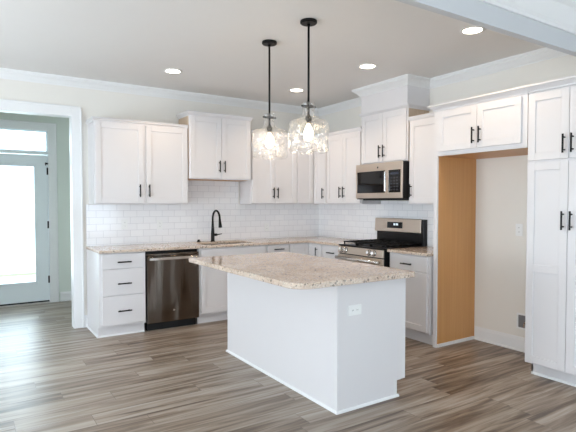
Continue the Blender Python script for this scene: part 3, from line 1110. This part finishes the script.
# burners and grates
for (x, y, rad) in ((0.16, -0.5, 0.05), (0.16, -0.22, 0.04), (0.38, -0.36, 0.055), (0.6, -0.5, 0.045), (0.6, -0.22, 0.05)):
    MB().lathe([(rad, 0.917), (rad, 0.925), (rad * 0.8, 0.928), (rad * 0.8, 0.935), (rad * 0.7, 0.938)], 20, (x, y), False, True).build('burner', 'iron', r)
for x0, x1 in ((0.03, 0.26), (0.267, 0.495), (0.502, 0.732)):
    g = MB()
    z0, z1 = 0.943, 0.955
    for y in (-0.63, -0.1):
        g.box(x0, x1, y - 0.006, y + 0.006, z0, z1)
    for x in (x0 + 0.006, x1 - 0.006):
        g.box(x - 0.006, x + 0.006, -0.624, -0.106, z0, z1)
    xm = (x0 + x1) / 2
    g.box(xm - 0.005, xm + 0.005, -0.624, -0.106, z0 + 0.002, z1 + 0.004)
    for y in (-0.5, -0.43, -0.36, -0.29, -0.22):
        g.box(x0 + 0.012, x1 - 0.012, y - 0.005, y + 0.005, z0 + 0.001, z1 + 0.003)
    for x in (x0 + 0.008, x1 - 0.008):
        for y in (-0.626, -0.36, -0.104):
            g.box(x - 0.006, x + 0.006, y - 0.006, y + 0.006, 0.9172, z0)
    g.build('grate', 'iron', r)

# ---------------------------------------------------------------- microwave
r = thing('microwave', 'stainless over the range microwave under the short wall cabinet', 'microwave', (0, -1.325, 0), RR)
W = 0.76
MZ0, MZ1 = 1.448, 1.864
MF = -0.425
MB().box(0.002, W - 0.002, MF + 0.016, -0.01, MZ0, MZ1).build('body', 'dark', r, bevel=0.003)
m = MB().box(0.0, W, MF, MF + 0.0155, 1.772, MZ1 - 0.002).box(0.0, W, MF, MF + 0.0155, MZ0 + 0.012, 1.522)
m.box(0.0, 0.022, MF, MF + 0.0155, 1.522, 1.772).box(0.735, W, MF, MF + 0.0155, 1.522, 1.772).box(0.498, 0.548, MF + 0.002, MF + 0.0155, 1.522, 1.772)
m.build('front_frame', 'steel', r, bevel=0.002)
MB().box(0.022, 0.498, MF + 0.004, MF + 0.0155, 1.522, 1.772).build('door_window', 'blackglass', r)
cp = MB().box(0.548, 0.735, MF + 0.004, MF + 0.0155, 1.522, 1.772).build('control_panel', 'blackglass', r)
kp = MB()
for i in range(5):
    for j_ in range(3):
        kp.box(0.583 + j_ * 0.043, 0.61 + j_ * 0.043, MF + 0.0028, MF + 0.004, 1.545 + i * 0.033, 1.562 + i * 0.033)
kp.build('keypad', plain('keypad_grey', srgb(52, 54, 60), 0.4), cp)
MB().box(0.583, 0.7, MF + 0.0028, MF + 0.004, 1.722, 1.748).build('display', plain('display_blue_black', srgb(40, 46, 62), 0.2), cp)
m = MB().box(0.512, 0.532, MF - 0.034, MF - 0.018, 1.535, 1.76)
for z in (1.555, 1.74):
    m.box(0.515, 0.529, MF - 0.018, MF + 0.002, z - 0.01, z + 0.01)
m.build('handle', 'chrome', r, bevel=0.005)
MB().box(0.06, W - 0.06, -0.36, -0.06, MZ0 - 0.012, MZ0 - 0.0005).build('vent_base', 'dark', r)
em = MB().lathe([(0.011, 0), (0.011, 0.0015)], 20, cap0=True, cap1=True).build('emblem', 'outlet_dark', r)
em.rotation_euler = (PI / 2, 0, 0)
em.location = (0.38, MF, 1.812)

# ---------------------------------------------------------------- pendants


def wob(a, z, rr):
    return 0.0045 * math.sin(5 * a + 9 * z * 6) * math.sin(z * 55 + 2 * a) + 0.003 * math.sin(9 * a - 40 * z)


def pendant(label, x, y):
    r = thing('pendant_light', label, 'pendant light', (x, y, CEIL), 0, 'pendant lights over the island')
    MB().lathe([(0.0, 0.0), (0.062, -0.0005), (0.064, -0.004), (0.064, -0.018), (0.058, -0.024), (0.012, -0.026), (0.012, -0.04), (0.0, -0.04)], 32).build('canopy', 'black', r, smooth=False)
    MB().tube([(0, 0, -0.035), (0, 0, -0.72)], 0.0085, 12).build('rod', 'black', r, smooth=True)
    zc = 2.136 - CEIL
    MB().lathe([(0, zc + 0.004), (0.04, zc + 0.004), (0.04, zc - 0.004), (0, zc - 0.004)], 24).tube([(-0.062, 0, zc), (0.062, 0, zc)], 0.0075, 8).build('collar', 'black', r)
    zs = 2.03 - CEIL
    MB().lathe([(0.0, zs + 0.045), (0.011, zs + 0.045), (0.012, zs + 0.035), (0.024, zs + 0.025), (0.025, zs + 0.006), (0.019, zs - 0.003), (0.018, zs - 0.028), (0.0, zs - 0.028)], 24).build('socket', 'iron', r, smooth=True)
    g = [(0.047, 2.165), (0.049, 2.16), (0.047, 2.15), (0.047, 2.10), (0.048, 2.072), (0.055, 2.052), (0.078, 2.041), (0.11, 2.034), (0.137, 2.025), (0.149, 2.008),
         (0.15, 1.97), (0.151, 1.93), (0.151, 1.89), (0.151, 1.85), (0.15, 1.82), (0.148, 1.80), (0.143, 1.788)]
    fine = []
    for (p, q) in zip(g, g[1:]):
        n = max(1, int(abs(p[1] - q[1]) / 0.012))
        for k in range(n):
            t_ = k / n
            fine.append((p[0] + (q[0] - p[0]) * t_, p[1] + (q[1] - p[1]) * t_ - CEIL))
    fine.append((g[-1][0], g[-1][1] - CEIL))
    sh = MB().lathe(fine, 72, wob=lambda a, z, rr: wob(a, z, rr) * min(1, max(0, (rr - 0.06) / 0.08)))
    sh.build('glass_shade', 'shade_glass', r, smooth=True)
    zb = 2.0 - CEIL
    MB().lathe([(0.013, zb + 0.004), (0.014, zb - 0.012), (0.026, zb - 0.03), (0.037, zb - 0.06), (0.038, zb - 0.078), (0.033, zb - 0.1), (0.02, zb - 0.118), (0.0, zb - 0.124)], 24).build('bulb', 'bulbglow', r, smooth=True)
    lamp('bulb_light', 'POINT', (0, 0, zb - 0.07), 19, WARM, 0.04).parent = r
    return r


pendant('far pendant light with clear glass shade, hanging over the rear of the island', -2.2, -2.255)
pendant('near pendant light with clear glass shade, hanging over the front of the island', -2.2, -2.832)

# ---------------------------------------------------------------- recessed lights
LBL = ['round recessed ceiling light above the sink wall cabinets, leftmost of the four',
       'small round recessed ceiling light by the back right corner, behind the pendant rods',
       'round recessed ceiling light in front of the microwave chase',
       'round recessed ceiling light beside the dropped header']
for (x, y), lb in zip(((-2.563, -0.906), (-1.0, -0.89), (-0.99, -2.15), (-0.99, -3.377)), LBL):
    r = thing('recessed_light', lb, 'ceiling light', (x, y, CEIL), 0, 'recessed ceiling lights')
    MB().lathe([(0.097, 0.0), (0.097, -0.004), (0.09, -0.007), (0.077, -0.007), (0.072, -0.003), (0.072, 0.0)], 40).build('trim_ring', 'plastic', r, smooth=False)
    MB().lathe([(0.072, -0.0035), (0.0, -0.0036)], 40).build('diffuser', 'glow', r)
    lamp('recessed_lamp', 'SPOT', (0, 0, -0.03), 19, WARM, 0.06, spot_size=math.radians(140), spot_blend=0.6).parent = r

# ---------------------------------------------------------------- outlets and boxes


def outlet(label, loc, rz, horiz=False, kind='outlet'):
    r = thing('outlet', label, 'outlet', loc, rz)
    w_, h_ = (0.0575, 0.035) if horiz else (0.035, 0.0575)
    MB().box(-w_, w_, -0.006, 0, -h_, h_).build('cover_plate', 'plastic', r, bevel=0.002)
    sl = MB()
    for s in (-1, 1):
        c = (s * 0.02, 0) if horiz else (0, s * 0.02)
        sl.box(c[0] - 0.012, c[0] + 0.012, -0.0075, -0.006, c[1] - 0.012, c[1] + 0.012)
    ins = sl.build('receptacle', 'plastic', r)
    ho = MB()
    for s in (-1, 1):
        c = (s * 0.02, 0) if horiz else (0, s * 0.02)
        for q in (-1, 1):
            ho.box(c[0] + q * 0.005 - 0.001, c[0] + q * 0.005 + 0.001, -0.0078, -0.0074, c[1] - 0.004, c[1] + 0.005)
    ho.build('slots', 'outlet_dark', ins)
    return r


outlet('white outlet on the tile above the drawer cabinet, leftmost on the backsplash', (-2.84, -0.008, 1.155), 0)
outlet('white outlet on the tile above the dishwasher', (-2.42, -0.008, 1.14), 0)
outlet('white outlet on the tile between the faucet and the corner', (-0.905, -0.008, 1.07), 0)
outlet('white horizontal outlet on the near end panel of the island', (-2.195, -3.366, 0.68), 0, True)
outlet('white outlet on the painted wall inside the refrigerator recess', (0, -3.185, 1.15), RR)
r = thing('water_supply_box', 'grey recessed water supply box low in the refrigerator recess', 'water box', (0, -3.25, 0.285), RR)
a, b = 0.075, 0.075
MB().box(-a, a, -0.008, 0, b - 0.016, b).box(-a, a, -0.008, 0, -b, -b + 0.016).box(-a, -a + 0.016, -0.008, 0, -b + 0.016, b - 0.016).box(a - 0.016, a, -0.008, 0, -b + 0.016, b - 0.016).build('flange', 'plastic', r)
MB().box(-a + 0.016, a - 0.016, -0.003, 0, -b + 0.016, b - 0.016).build('recess', plain('grey_recess', srgb(120, 120, 122), 0.6), r)
MB().tube([(0, -0.003, -0.05), (0, -0.006, -0.02)], 0.008, 10).tube([(0, -0.006, -0.02), (0.02, -0.012, 0.0)], 0.006, 10).build('valve', 'chrome', r)
